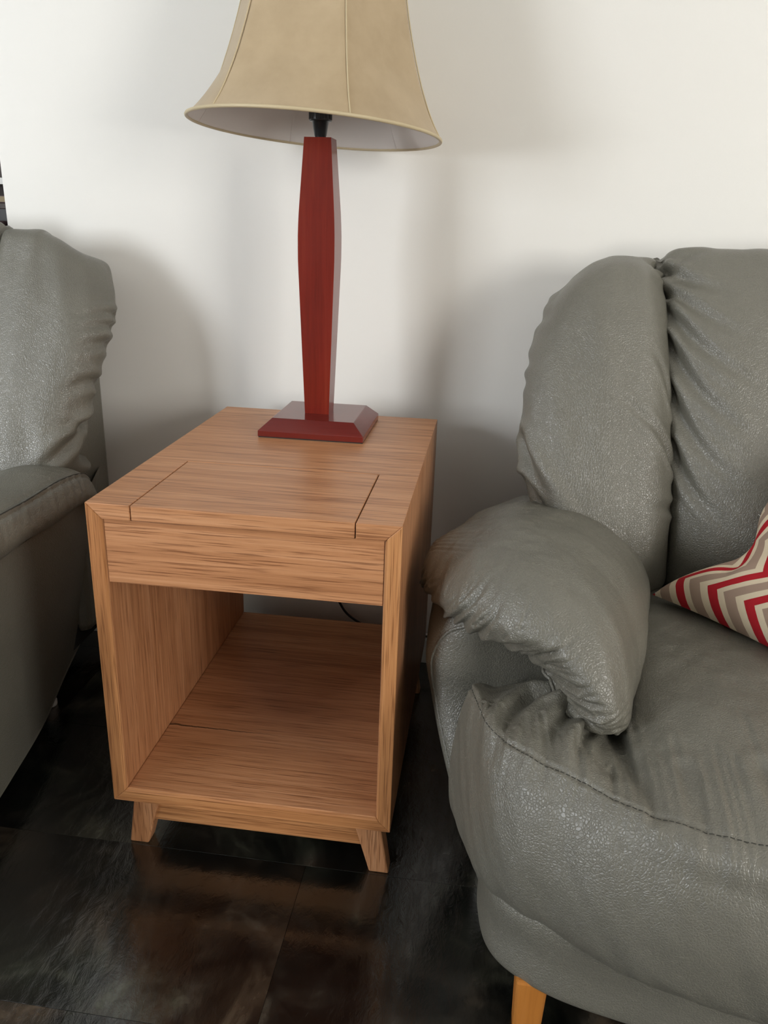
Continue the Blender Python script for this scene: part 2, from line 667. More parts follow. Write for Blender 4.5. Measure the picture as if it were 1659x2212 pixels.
# front wall with two window openings
xs = [XL, WINS[0][0], WINS[0][1], WINS[1][0], WINS[1][1], XR]
bm = bmesh.new()
def addbox(bm, lo, hi):
    c = [bm.verts.new((x, y, z)) for z in (lo[2], hi[2]) for (x, y) in ((lo[0], lo[1]), (hi[0], lo[1]), (hi[0], hi[1]), (lo[0], hi[1]))]
    for f in ((3, 2, 1, 0), (4, 5, 6, 7), (0, 1, 5, 4), (1, 2, 6, 5), (2, 3, 7, 6), (3, 0, 4, 7)):
        bm.faces.new([c[i] for i in f])
for i in range(5):
    if i in (1, 3):
        addbox(bm, (xs[i], FRONT_Y - 0.12, 0), (xs[i + 1], FRONT_Y, WZ0))
        addbox(bm, (xs[i], FRONT_Y - 0.12, WZ1), (xs[i + 1], FRONT_Y, CEIL))
    else:
        addbox(bm, (xs[i], FRONT_Y - 0.12, 0), (xs[i + 1], FRONT_Y, CEIL))
struct(bm_obj('wall_front', bm, 'wall_paint'))
struct(box('ceiling', (XL - 0.1, FRONT_Y - 0.12, CEIL), (XR + 0.1, BACKY + 0.1, CEIL + 0.1), 'ceiling_paint'))
for i, (a, b_) in enumerate(WINS):
    w = bpy.data.objects.new('window_%d' % (i + 1), None)
    COL.objects.link(w)
    w.location = ((a + b_) / 2, FRONT_Y, WZ0)
    w['kind'] = 'structure'
    hw = (b_ - a) / 2
    H_ = WZ1 - WZ0
    bm = bmesh.new()
    t = 0.045
    addbox(bm, (-hw, -0.012, 0), (hw, 0.02, t))
    addbox(bm, (-hw, -0.012, H_ - t), (hw, 0.02, H_))
    addbox(bm, (-hw, -0.012, t), (-hw + t, 0.02, H_ - t))
    addbox(bm, (hw - t, -0.012, t), (hw, 0.02, H_ - t))
    addbox(bm, (-0.02, -0.012, t), (0.02, 0.02, H_ - t))
    bm_obj('window_frame', bm, 'white_gloss', w)
    box('window_sill', (-hw - 0.04, 0.0, -0.03), (hw + 0.04, 0.10, 0.0), 'white_gloss', w)

# skirting board with a chamfered top
def skirting(name, x0, x1):
    y = WY
    prof = [(y, 0.0), (y - 0.013, 0.0), (y - 0.013, 0.060), (y - 0.006, 0.072), (y, 0.073)]
    bm = prism([(x0, p[0], p[1]) for p in prof], [(x1, p[0], p[1]) for p in prof])
    return struct(bm_obj(name, bm, 'white_gloss'))
skirting('baseboard_back', -0.512, XR)

# ------------------------------------------------------------------ side table
W_, D_, HB, HT, TH = 0.450, 0.630, 0.114, 0.623, 0.0235
T = empty('side_table', (0, 0, 0), 'honey oak side table with open shelf, lidded top and splayed legs', 'side table')
CH = 0.0035


def frame_board(name, p_out0, p_out1, p_in0, p_in1, mat):
    """mitred board: outer edge p_out0-p_out1, inner edge p_in0-p_in1 (x,z), running back in y"""
    pr = [p_out0, p_out1, p_in1, p_in0]
    bm = prism([(x, 0.0, z) for x, z in pr], [(x, D_, z) for x, z in pr])
    return bm_obj(name, bm, mat, T, bevel=0.0016, seg=2)


o = frame_board('side_panel', (0, HB), (0, HT), (TH, HB + TH), (TH, HT - TH), 'oak_z')
o = frame_board('side_panel', (W_, HB), (W_, HT), (W_ - TH, HB + TH), (W_ - TH, HT - TH), 'oak_z')
frame_board('bottom_board', (0, HB), (W_, HB), (TH, HB + TH), (W_ - TH, HB + TH), 'oak_shelf_x')
# solid edge strips on the front of the four boards, with a small inner chamfer
EY0, EY1 = -0.004, 0.0


def edge_strip(name, a, b_, ai, bi, mat):
    c = 0.004
    inn = lambda p, q: p
    front = [a, b_, bi, ai]
    # inner chamfer: front face stops c short of the inner edge
    def lerp(p, q, k):
        return (p[0] + (q[0] - p[0]) * k, p[1] + (q[1] - p[1]) * k)
    k = 1 - c / TH
    fr_ = [a, b_, lerp(b_, bi, k), lerp(a, ai, k)]
    bm = prism([(x, EY0, z) for x, z in fr_], [(x, EY1 + 0.002, z) for x, z in front])
    return bm_obj(name, bm, mat, T, bevel=0.0010, seg=2)


edge_strip('edge_strip', (0, HB), (0, HT), (TH, HB + TH), (TH, HT - TH), 'oak_edge_z')
edge_strip('edge_strip', (W_, HB), (W_, HT), (W_ - TH, HB + TH), (W_ - TH, HT - TH), 'oak_edge_z')
edge_strip('edge_strip', (0, HB), (W_, HB), (TH, HB + TH), (W_ - TH, HB + TH), 'oak_edge_x')
# top: rear slab and two cheeks beside the lift-up lid
LX0, LX1, LY = 0.0655, 0.3865, 0.222
bm = bmesh.new()
pr = [(0, HT), (W_, HT), (W_ - TH, HT - TH), (TH, HT - TH)]
top_bm = prism([(x, LY, z) for x, z in pr], [(x, D_, z) for x, z in pr])
bm_obj('top_board', top_bm, 'oak_x', T, bevel=0.0014)
for side in (0, 1):
    if side == 0:
        pr = [(0, HT), (LX0, HT), (LX0, HT - TH), (TH, HT - TH)]
    else:
        pr = [(LX1, HT), (W_, HT), (W_ - TH, HT - TH), (LX1, HT - TH)]
    bm = prism([(x, EY0, z) for x, z in pr], [(x, LY + 0.002, z) for x, z in pr])
    bm_obj('top_cheek', bm, 'oak_x', T, bevel=0.0012)
G_ = 0.0016
a = [(LX0 + G_, EY0, HT - TH + 0.001), (LX1 - G_, EY0, HT - TH + 0.001), (LX1 - G_, LY - 0.0007, HT - TH + 0.001), (LX0 + G_, LY - 0.0007, HT - TH + 0.001)]
bm_obj('lid', prism(a, [(x, y, HT) for x, y, z in a]), 'oak_x', T, bevel=0.0014)
# front fascia and the shallow compartment behind it
box('front_fascia', (TH + 0.0006, 0.0005, 0.5005), (W_ - TH - 0.0006, 0.018, HT - TH - 0.0004), 'oak_x', T, bevel=0.0008)
box('compartment_floor', (TH, 0.018, 0.508), (W_ - TH, D_ - 0.2, 0.518), 'oak_shelf_x', T)
box('compartment_back', (TH, D_ - 0.2, 0.508), (W_ - TH, D_ - 0.188, HT - TH), 'oak_shelf_x', T)
# splayed legs and rails
for sx in (0, 1):
    for sy in (0, 1):
        def fx(x):
            return x if sx == 0 else W_ - x
        def fy(y):
            return y if sy == 0 else D_ - y
        topq = [(fx(x), fy(y), HB) for x, y in ((0.021, 0.026), (0.067, 0.026), (0.067, 0.060), (0.021, 0.060))]
        botq = [(fx(x), fy(y), 0.0) for x, y in ((0.003, 0.030), (0.036, 0.030), (0.036, 0.058), (0.003, 0.058))]
        bm_obj('leg', prism(topq, botq), 'oak_z', T, bevel=0.003, seg=2)
for yy in (0.034, D_ - 0.054):
    box('rail', (0.046, yy, 0.050), (W_ - 0.050, yy + 0.020, HB + 0.001), 'oak_edge_x', T, bevel=0.001)

# ------------------------------------------------------------------ table lamp
LC = (0.2325, 0.4975)
LB = HT
Lm = empty('table_lamp', (LC[0], LC[1], LB), 'table lamp with beige bell shade on a dark red square tapering wooden column', 'lamp')


def ring_loft(name, sections, mat, parent, bevel=0.0):
    bm = bmesh.new()
    prev = None
    for (h, z, dx) in sections:
        q = [bm.verts.new((dx + sx * h, sy * h, z)) for sx, sy in ((-1, -1), (1, -1), (1, 1), (-1, 1))]
        if prev:
            for i in range(4):
                bm.faces.new((prev[i], prev[(i + 1) % 4], q[(i + 1) % 4], q[i]))
        else:
            bm.faces.new(q[::-1])
        prev = q
    bm.faces.new(prev)
    return bm_obj(name, bm, mat, parent, bevel=bevel, seg=2)


HBASE = 0.0985
ring_loft('base_felt', [(HBASE - 0.001, 0.0, 0), (HBASE - 0.001, 0.0025, 0)], 'felt', Lm)
ring_loft('base', [(HBASE, 0.002, 0), (HBASE, 0.0125, 0), (HBASE - 0.022, 0.033, 0)], 'mahogany_x', Lm, bevel=0.0008)
cx_ = -0.0035
secs = [(0.0232, 0.031, cx_)]
for k in range(25):
    t = k / 24
    z = 0.034 + t * (1.137 - LB - 0.034)
    tk = 0.66
    wmax = 0.0345
    if t < tk:
        h = 0.0232 + (wmax - 0.0232) * (t / tk)
    else:
        h = wmax + (0.0235 - wmax) * ((t - tk) / (1 - tk))
    h -= 0.0012 * math.exp(-((t - tk) / 0.05) ** 2)
    secs.append((h, z, cx_))
ring_loft('column', secs, 'mahogany_z', Lm)
ZT = 1.137 - LB


def lathe(name, prof, mat, parent, seg=40, cap=True, offset=(0, 0, 0)):
    V, F = [], []
    n = len(prof)
    for r, z in prof:
        for k in range(seg):
            a = 2 * math.pi * k / seg
            V.append((offset[0] + r * math.cos(a), offset[1] + r * math.sin(a), offset[2] + z))
    for i in range(n - 1):
        for k in range(seg):
            F.append((i * seg + k, i * seg + (k + 1) % seg, (i + 1) * seg + (k + 1) % seg, (i + 1) * seg + k))
    if cap:
        F.append(tuple(range(seg))[::-1])
        F.append(tuple((n - 1) * seg + k for k in range(seg)))
    return mesh_obj(name, V, F, mat, parent, smooth=True)


hold = lathe('lamp_holder', [(0.0095, -0.004), (0.0095, 0.002), (0.0105, 0.004), (0.0145, 0.026), (0.0150, 0.0262), (0.0190, 0.0264), (0.0193, 0.030), (0.0193, 0.044), (0.0185, 0.046), (0.0185, 0.075), (0.012, 0.078)], 'black_plastic', Lm, 36, True, (cx_, 0, ZT))
for k in range(18):      # grip ribs of the holder ring
    a = 2 * math.pi * k / 18
    box_ = tube('grip_rib', [(cx_ + 0.0193 * math.cos(a), 0.0193 * math.sin(a), ZT + z) for z in (0.029, 0.037, 0.044)], 0.0009, 'black_plastic', hold, 5)
lathe('bulb', [(0.012, 0.0), (0.013, 0.02), (0.026, 0.055), (0.030, 0.078), (0.026, 0.10), (0.014, 0.112), (0.002, 0.115)], 'bulb_glass', Lm, 24, True, (cx_, 0, ZT + 0.076))

# bell shade: six sewn panels on a wire frame, tilted a few degrees
SC = Vector((0.2195 - LC[0], 0.500 - LC[1], 1.1495 - LB))
tilt = Matrix.Rotation(math.radians(3.0), 3, 'Y') @ Matrix.Rotation(math.radians(-2.6), 3, 'X')
SP = [(0.0, 0.2185), (0.010, 0.2120), (0.022, 0.2045), (0.045, 0.1925), (0.08, 0.1775), (0.12, 0.1635), (0.16, 0.1515), (0.20, 0.1415), (0.25, 0.131), (0.30, 0.122), (0.345, 0.1155)]
RIB0 = math.radians(-124)


def shade_pt(a, z, r, inset=0.0):
    # panels are stretched between six ribs: flatter than round, more so towards the top
    k = ((a - RIB0) / (math.pi / 3)) % 1.0
    half = math.pi / 6
    poly = math.cos(half) / math.cos((k - 0.5) * math.pi / 3)
    amt = min(1.0, 0.10 + z / 0.10) * 0.92 if z > 0 else 0.0
    rr_ = (r - inset) * (1 - amt + amt * poly)
    p = Vector((rr_ * math.cos(a), rr_ * math.sin(a), z))
    return SC + tilt @ p


SEG = 144
zs = curve([(r, z, 0) for z, r in SP], 40)


def shade_skin(name, inset, mat, parent, flip):
    V, F = [], []
    for (r, z, _) in zs:
        for k in range(SEG):
            V.append(shade_pt(2 * math.pi * k / SEG, z, r, inset))
    for i in range(len(zs) - 1):
        for k in range(SEG):
            q = (i * SEG + k, i * SEG + (k + 1) % SEG, (i + 1) * SEG + (k + 1) % SEG, (i + 1) * SEG + k)
            F.append(q[::-1] if flip else q)
    return mesh_obj(name, V, F, mat, parent, smooth=True)


sh = shade_skin('shade', 0.0, 'shade_fabric', Lm, False)
shade_skin('shade_lining', 0.0022, 'shade_lining', sh, True)
tube('rim_trim', [shade_pt(2 * math.pi * k / 96, 0.0, 0.2178) for k in range(96)], 0.0030, 'shade_trim', sh, 8, True)
tube('top_trim', [shade_pt(2 * math.pi * k / 96, zs[-1][1], zs[-1][0]) for k in range(96)], 0.0030, 'shade_trim', sh, 8, True)
for i in range(6):
    a = RIB0 + i * math.pi / 3
    tube('panel_seam', [shade_pt(a, z, r + 0.0002) for r, z, _ in zs], 0.0012, 'shade_trim', sh, 6)
# thin seams of the lining inside
for i in range(6):
    a = RIB0 + i * math.pi / 3
    tube('lining_seam', [shade_pt(a, z, r - 0.0026) for r, z, _ in zs], 0.0008, 'shade_lining', sh, 5)
# spider that carries the shade from the holder
sp = []
for i in range(3):
    a = math.radians(20 + 120 * i)
    tube('shade_spoke', [Vector((cx_ + 0.018 * math.cos(a), 0.018 * math.sin(a), ZT + 0.060)), shade_pt(a, 0.20, 0.135)], 0.0016, 'metal', Lm, 6)
# flex: out of the back of the base, behind the table and along the skirting
cord = curve([(0.0, 0.097, 0.010), (0.03, 0.135, 0.006), (0.02, 0.165, -0.03), (-0.03, 0.180, -0.20), (-0.015, 0.190, -0.40),
              (0.008, 0.2005, -0.480), (0.040, 0.2025, -0.516), (0.095, 0.204, -0.540), (0.16, 0.210, -0.5485), (0.24, 0.2115, -0.5485), (0.40, 0.2115, -0.5485), (0.62, 0.2115, -0.5485)], 120)
tube('power_cord', cord, 0.0030, 'black_plastic', Lm, 8)

# ------------------------------------------------------------------ leather sofa (right)
SX0, SX1 = 0.463, 2.357         # outer edges of the arm pads
CXS = (SX0 + SX1) / 2
S = empty('leather_sofa', (CXS, 0.2, 0.0), 'grey-green leather sofa with puffy gathered arm pads and orange wooden legs', 'sofa')
SO = np.array([CXS, 0.2, 0.0])


def loc(net):
    return np.asarray(net, float) - SO


def mirror(net):
    n = np.asarray(net, float).copy()
    n[..., 0] = 2 * CXS - n[..., 0]
    return n


def arm_pad(mir):
    net = [
        # row 0: gathered seam under the front roll, outer -> inner
        [(.486, .235, .440), (.487, .155, .460), (.535, .060, .466), (.588, .018, .464), (.634, .010, .452), (.654, -.022, .436), (.680, -.075, .412), (.722, -.092, .395)],
        # row 1: lower front roll
        [(.476, .230, .446), (.472, .145, .465), (.526, .025, .474), (.590, -.030, .476), (.648, -.052, .466), (.684, -.090, .444), (.708, -.120, .418), (.742, -.110, .402)],
        # row 2: front of the roll
        [(.468, .220, .462), (.474, .122, .496), (.530, .005, .515), (.598, -.060, .520), (.664, -.092, .508), (.712, -.122, .474), (.742, -.122, .436), (.764, -.085, .408)],
        # row 3: crest at the front
        [(.468, .228, .482), (.482, .140, .526), (.540, .045, .558), (.610, -.005, .572), (.682, -.030, .562), (.736, -.045, .524), (.772, -.035, .466), (.784, .000, .412)],
        # row 4
        [(.478, .285, .486), (.496, .222, .528), (.552, .155, .566), (.625, .125, .582), (.700, .110, .574), (.765, .110, .535), (.806, .110, .470), (.812, .120, .408)],
        # row 5
        [(.516, .372, .470), (.534, .340, .515), (.576, .300, .550), (.640, .280, .566), (.712, .265, .562), (.782, .250, .525), (.828, .235, .466), (.836, .240, .405)],
        # row 6: tucked in behind the back cushion
        [(.570, .480, .440), (.580, .470, .488), (.612, .455, .522), (.660, .440, .538), (.725, .425, .535), (.795, .400, .505), (.842, .380, .455), (.848, .380, .400)],
    ]
    net = np.array(net)
    s = Surf(loc(mirror(net) if mir else net), 340, 300, flip=mir)
    rs = random.Random(5)
    # gathers running up from the seam over the front roll
    u = -0.1
    while u < 6.9:
        ln = rs.uniform(1.2, 2.9) if u < 4.6 else rs.uniform(1.2, 2.2)
        du = rs.uniform(.25, .85)
        s.crease([(u, 0.0), (u + du * 0.35, ln * 0.5), (u + du, ln)], rs.uniform(.0036, .0062), rs.uniform(.0075, .0150), .30, 1.0, 0.0)
        u += rs.uniform(0.20, 0.38)
    for k in range(60):
        u = rs.uniform(.2, 6.6)
        v = rs.uniform(.3, 2.2)
        s.crease([(u, v), (u + rs.uniform(.05, .3), v + rs.uniform(.3, .8))], rs.uniform(.0020, .0034), rs.uniform(.0008, .0018), .6, .9, .2)
    # folds beside the outer edge and across the top
    for k in range(11):
        v = 3.2 + k * .17
        s.crease([(.4, v), (1.3, v + .1), (2.4 + rs.uniform(-.6, .9), v + .1)], .0030, .0012, .6, .9, 0)
    for k in range(5):
        v = 4.7 + k * .16
        s.crease([(1.6, v), (2.8, v + .05), (4.0 + rs.uniform(-.5, .9), v - .1)], .0030, .0009, .6, .8, 0)
    s.crease([(2.55, 0.0), (2.95, .75), (3.75, 1.9)], .0085, .012, .45, 1, 0)
    s.crease([(1.35, 0.0), (1.5, .7), (1.9, 1.6)], .007, .009, .45, 1, 0)
    s.crease([(4.15, 0.0), (4.5, .7), (5.0, 1.3)], .0085, .012, .45, 1, 0)
    s.crease([(5.0, 0.2), (5.3, .8), (5.75, 1.5)], .0080, .008, .45, 1, 0)
    s.crease([(5.6, 0.1), (5.9, .8), (6.2, 1.4)], .0080, .007, .45, 1, 0)
    s.d *= .30 + .70 * np.clip(s.v / .7, 0, 1) ** .8
    s.puff(.004, 14, 3)
    s.puff(.0012, 60, 8)
    o = s.done('arm_pad', 'leather', S)
    seam = s.line([(0, 0.02), (1, .02), (2, .02), (3, .02), (4, .02), (5, .02), (6, .02), (7, .02)], 160)
    tube('pad_piping', seam, 0.0026, 'leather', o, 7)


def arm_body(mir):
    """outer side panel curving round to the recessed front panel"""
    zz = [.085, .15, .21, .27, .33, .39, .44, .47]
    plan = [(.610, .690), (.555, .470), (.492, .230), (.486, .090), (.500, .052), (.535, .040), (.590, .045), (.650, .052), (.730, .060), (.78, .08)]
    def sh_(z):
        return max(0.0, .115 * ((.40 - z) / .32)) ** 1.0 if z < .40 else 0.0
    net = []
    for z in zz:
        row = []
        for i, (x, y) in enumerate(plan):
            sft = .105 * max(0, (.385 - z) / .30) ** 1.35
            if z > .43 and i > 2:      # rounded shoulder under the pad
                sft += (.012 if z < .45 else .03) if i < 6 else 0
            fy_ = y
            if i >= 3:
                fy_ = y - .125 * max(0, (.34 - z) / .25) * (1.0 if i > 3 else .9)
            elif i == 2:
                fy_ = y - .03 * max(0, (.34 - z) / .25)
            row.append((x + sft * (1 if i < 7 else .3), fy_, min(z, (.36, .42)[i]) if i < 2 else z))
        net.append(row)
    net = np.array(net)
    s = Surf(loc(mirror(net) if mir else net), 150, 90, flip=not mir)
    s.flip = not mir
    s.puff(.0025, 9, 12)
    o = s.done('arm_panel', 'leather', S)
    tube('panel_piping', s.line([(3.9, 2.2), (3.85, 3.2), (3.8, 4.2), (3.85, 5.2), (4.1, 6.0), (4.6, 6.6), (5.4, 6.95)], 70, .001), .0030, 'leather', o, 7)


def seat(half_right):
    pass


# seat with its front roll, wrapping round the arm fronts
def seat_cols():
    cols = []
    # each: inner points R0,R1,R2, seam R3, then roll R4,R5,R6
    seam_l = [(.557, -.030, .402), (.586, -.124, .404), (.636, -.176, .404), (.688, -.206, .404), (.737, -.238, .403), (.805, -.268, .405), (.876, -.286, .407), (.99, -.302, .408), (1.15, -.314, .409), (1.40, -.320, .410)]
    out_l = [(-.40, -.15), (-.15, -.80), (-.42, -.88), (-.40, -.92), (-.38, -.93), (-.25, -.97), (-.12, -.99), (-.05, -1), (0, -1), (0, -1)]
    inner = [
        [(.595, .060, .330), (.590, .020, .374), (.578, .002, .391), (.566, -.014, .401)],
        [(.610, .060, .335), (.598, .010, .384), (.594, -.030, .400), (.590, -.080, .408)],
        [(.645, .060, .345), (.634, .004, .396), (.634, -.050, .410), (.636, -.115, .412)],
        [(.690, .040, .360), (.680, -.020, .408), (.682, -.080, .418), (.686, -.145, .416)],
        [(.742, .130, .340), (.742, .020, .372), (.742, -.070, .384), (.740, -.155, .396)],
        [(.800, .370, .370), (.800, .280, .406), (.800, .090, .417), (.803, -.110, .420)],
        [(.880, .400, .380), (.880, .330, .414), (.880, .130, .430), (.878, -.090, .432)],
        [(1.00, .400, .385), (1.00, .330, .418), (1.00, .140, .436), (.995, -.090, .437)],
        [(1.16, .400, .385), (1.16, .330, .420), (1.16, .140, .440), (1.155, -.090, .440)],
        [(1.40, .400, .380), (1.40, .330, .415), (1.40, .140, .434), (1.40, -.090, .434)],
    ]
    for k in range(10):
        sx, sy, sz = seam_l[k]
        ox, oy = out_l[k]
        roll = [(sx + ox * .030, sy + oy * .034, .362), (sx + ox * .048, sy + oy * .048, .300), (sx + ox * .046, sy + oy * .046, .240), (sx + ox * .034, sy + oy * .036, .205), (sx + ox * .014, sy + oy * .018, .186)]
        cols.append(inner[k] + [(sx, sy, sz)] + roll)
    return cols


cl = seat_cols()
right = [[(2 * CXS - x, y, z) for x, y, z in c] for c in cl[::-1]]
allc = np.array(cl + right[1:])               # columns x rows
net = np.swapaxes(allc, 0, 1)                  # rows x columns
st = Surf(loc(net), 900, 230, flip=True)
rs = random.Random(8)
NC = net.shape[1] - 1
for mir in (False, True):
    mm = (lambda u: NC - u) if mir else (lambda u: u)
    C_ = lambda pts, *a: st.crease([(mm(u), v) for u, v in pts], *a)
    # deep fold running down from the arm tip to the seam
    C_([(4.0, 1.6), (4.1, 2.4), (4.25, 3.2), (4.5, 4.0)], .009, .014, .35, 1.0, .25)
    # folds of the ear in front of the arm
    C_([(3.3, 1.2), (2.4, 1.7), (1.7, 2.5), (1.35, 3.4), (1.1, 4.6)], .0110, .014, .8, 1.0, .1)
    C_([(3.5, 1.4), (3.0, 2.2), (2.5, 3.1), (2.2, 4.3)], .0105, .014, .8, 1.0, .1)
    C_([(3.7, 1.6), (3.4, 2.4), (3.1, 3.3), (3.0, 4.2)], .007, .008, .7, 1.0, .0)
    C_([(2.6, 1.1), (1.6, 1.5), (.7, 2.3)], .006, .005, .6, 1, .1)
    for k in range(40):
        u = .6 + k * .19 + rs.uniform(-.06, .06)
        v0 = rs.uniform(2.6, 3.5)
        C_([(u + rs.uniform(.0, .12), v0), (u, 4.0), (u - rs.uniform(-.02, .08), 4.0 + rs.uniform(.4, 1.3))], rs.uniform(.0022, .0045), rs.uniform(.0008, .0020), .7, .9, .0)
    for (u, d) in ((5.2, .004), (6.3, .005), (7.1, .004), (7.9, .004)):
        C_([(u - .10, 3.4), (u, 3.95), (u + .14, 4.6), (u + .2, 5.3)], .010, d, .8, .8, 0)
# seam trough and stitching
st.crease([(u, 4.0) for u in np.linspace(0.0, NC, 14)], .0028, .0020, .4, 1, 1)
st.puff(.004, 9, 21)
st.puff(.0012, 45, 22)
so = st.done('seat_cushion', 'leather', S)
dashes('seat_stitching', st.line([(u, 4.0) for u in np.linspace(0.02, NC - .02, 40)], 500, .0001), .0006, .0048, .0022, 'thread', so)

# base below the roll
basep = [(.660, .690), (.630, .300), (.606, .05), (.590, -.070), (.591, -.128), (.603, -.176), (.632, -.210), (.688, -.240), (.772, -.262), (.90, -.288), (1.10, -.302), (1.40, -.310)]
full = basep + [(2 * CXS - x, y) for x, y in basep[::-1][1:]]
rowsb = []
for z, ins in ((.085, .018), (.092, .005), (.105, .0), (.15, .0), (.20, -.004), (.235, .006)):
    row = []
    for (x, y) in full:
        k = np.clip((x - CXS) / .7, -1, 1)
        row.append((x - ins * k * -1 * -1 if False else x + (ins if x < CXS - .6 else (-ins if x > CXS + .6 else 0)), y + (ins if y < .1 else 0), z))
    rowsb.append(row)
sb = Surf(loc(rowsb), 260, 40, flip=False)
sb.puff(.002, 6, 31)
sb.done('base_panel', 'leather', S)
# underside lining and inner carcass (closes the sofa when seen from elsewhere)
box('underside', (.69 - CXS, -.18 - .2, .088), (2 * CXS - .69 - CXS, .68 - .2, .10), 'black_lining', S)
box('carcass', (.69 - CXS, -.15 - .2, .10), (2 * CXS - .69 - CXS, .685 - .2, .355), 'black_lining', S)
arm_pad(False)
arm_pad(True)
arm_body(False)
arm_body(True)


def round_corner(x, z, xe, zt, rx, rz, ri, left):
    sg = 1 if left else -1
    p_ = np.clip(1 - abs(x - xe) / rx, 0, 1)
    q_ = 1.0 if ri >= 9 else np.clip(1 - (zt - z) / rz, 0, 1)
    p2, q2 = p_ * math.sqrt(1 - q_ * q_ / 2), q_ * math.sqrt(1 - p_ * p_ / 2)
    if p_ > 0:
        x = xe + sg * rx * (1 - p2)
    if ri >= 9:
        z = z - rz * (1 - q2)
    elif q_ > 0:
        z = zt - rz * (1 - q2)
    return x, z


# back cushions -------------------------------------------------
def back_panel(x0t, x0b, x1t, x1b, end_l, end_r, ztop, seed, creases, top_l=0.0, top_r=0.0):
    """one upholstered back section. x0/x1 edges at top/bottom; end_* = free rounded end instead of a valley"""
    # (z, y of the front centre, t)
    rows_ = [(.395, .325), (.44, .288), (.52, .283), (.62, .315), (.72, .358), (.81, .402), (.88, .442), (.928, .480), (ztop - .006, .525), (ztop, .575), (ztop - .035, .630), (ztop - .12, .670), (ztop - .3, .690)]
    net = []
    for ri, (z, y) in enumerate(rows_):
        k = np.clip((z - .40) / .55, 0, 1)
        xa = x0b + (x0t - x0b) * k
        xb = x1b + (x1t - x1b) * k
        w = xb - xa
        row = []
        cols = [0, .0, .06, .18, .35, .5, .65, .82, .94, 1.0, 1.0]
        dep = [.16, .085, .032, .008, .0, -.004, .0, .008, .032, .085, .16]
        for ci, (c, dp) in enumerate(zip(cols, dep)):
            xx = xa + w * c
            left = ci <= 5
            free = end_l if left else end_r
            d = dp
            zz = z
            if free:
                # rounded end: wraps backwards, shoulder drops
                edge = {0: 1, 1: 1, 2: .85, 3: .50, 4: .15}.get(ci if left else 10 - ci, 0)
                zz = z
                if z < .56:
                    zz = z + edge * .06 * (.56 - z) / .16
                xo = np.interp(zz, (.40, .53, .56, .60, .65, .73, .80, .85, .88, .905, .93), (.665, .650, .636, .618, .611, .609, .607, .606, .606, .606, .606))
                xo -= .606 if left else .0
                tgt = (.606 + xo) if left else (2 * CXS - xo)
                xx += edge * (tgt - (xa if left else xb))
                xx, zz = round_corner(xx, zz, tgt, ztop, .17, .25, ri, left)
                if ci in (0, 10):
                    xx += (.03 if left else -.03)
            else:
                # valley: sides meet the neighbour
                if ci in (1, 9):
                    d = .060
                if ci in (0, 10):
                    d = .110
                    xx += (-.004 if left else .004)
                if z > .90:
                    zz = z - {0: .030, 1: .022, 2: .008}.get(ci if left else 10 - ci, 0)
            tl = top_l * (1 - c) + top_r * c
            zz += tl * np.clip((z - .85) / .1, 0, 1)
            if ri >= 9:
                d *= {9: .45, 10: .15}.get(ri, 0.0)
                if free:
                    xx += (1 if left else -1) * edge * {9: .012, 10: .03, 11: .055}.get(ri, .075)
            row.append((xx, min(y + d, .695), zz))
        net.append(row)
    s = Surf(loc(net), 240, 260, flip=False)
    for cz in creases:
        s.crease(*cz)
    s.puff(.006, 7, seed)
    s.puff(.0016, 30, seed + 1)
    return s.done('back_cushion', 'leather', S)


ra = random.Random(3)
crA = []
# little gathers round the free edge
for v in (3.4, 4.3, 4.8, 6.3):
    crA.append(([(.8, v), (1.6, v + .1), (2.6, v + ra.uniform(-.2, .3))], ra.uniform(.007, .012), ra.uniform(.003, .007), .5, 1, 0))
crA.append(([(1.4, 3.3), (2.2, 2.7), (3.5, 2.0), (5.0, 1.6)], .013, .012, .7, 1, .1))
crA.append(([(1.3, 2.6), (2.5, 2.0), (4.0, 1.4), (6.0, 1.2)], .012, .012, .7, 1, .1))
crA.append(([(9, 3.0), (7.8, 3.5), (6.2, 4.1), (5.0, 4.4)], .007, .006, .7, 1, 0))
crA.append(([(9, 3.9), (8.0, 4.5), (7.0, 5.2)], .007, .005, .7, 1, 0))
crA.append(([(9, 2.4), (7.8, 2.5), (6.2, 2.7)], .008, .005, .7, 1, 0))
crA.append(([(9, 8.3), (8.0, 8.1), (7.0, 8.3)], .010, .012, .6, 1, 0))
crA.append(([(9, 7.4), (8.2, 7.6), (7.6, 7.9)], .008, .010, .6, 1, 0))
crB = []
for v, dv, l in ((7.9, -1.3, 2.2), (6.9, -1.6, 2.4), (6.0, -1.7, 2.8), (5.2, -1.7, 2.6), (4.3, -1.5, 2.3), (3.4, -1.2, 2.0)):
    crB.append(([(1.0, v), (1.0 + l * .5, v + dv * .55), (1.0 + l, v + dv)], .009, .009, .7, 1, 0))
crB.append(([(1.0, 8.4), (1.8, 8.1), (2.8, 8.2)], .012, .014, .6, 1, 0))
crB.append(([(1.0, 7.6), (1.7, 7.7), (2.4, 8.0)], .010, .012, .6, 1, 0))
flipc = lambda cs: [([(10 - u, v) for u, v in c[0]],) + tuple(c[1:]) for c in cs]
X1T, X1B = .843, .888
back_panel(.606, .640, X1T, X1B, True, False, .957, 40, crA)
back_panel(X1T, X1B, CXS, CXS, False, False, .985, 50, crB + flipc(crB), -.012, .006)
back_panel(CXS, CXS, 2 * CXS - X1T, 2 * CXS - X1B, False, False, .985, 54, crB + flipc(crB), .006, -.012)
back_panel(2 * CXS - X1T, 2 * CXS - X1B, 2 * CXS - .606, 2 * CXS - .640, False, True, .957, 58, flipc(crA))
box('back_frame', (.66 - CXS, .55 - .2, .10), (CXS - .66, .692 - .2, .82), 'leather', S, bevel=.02)
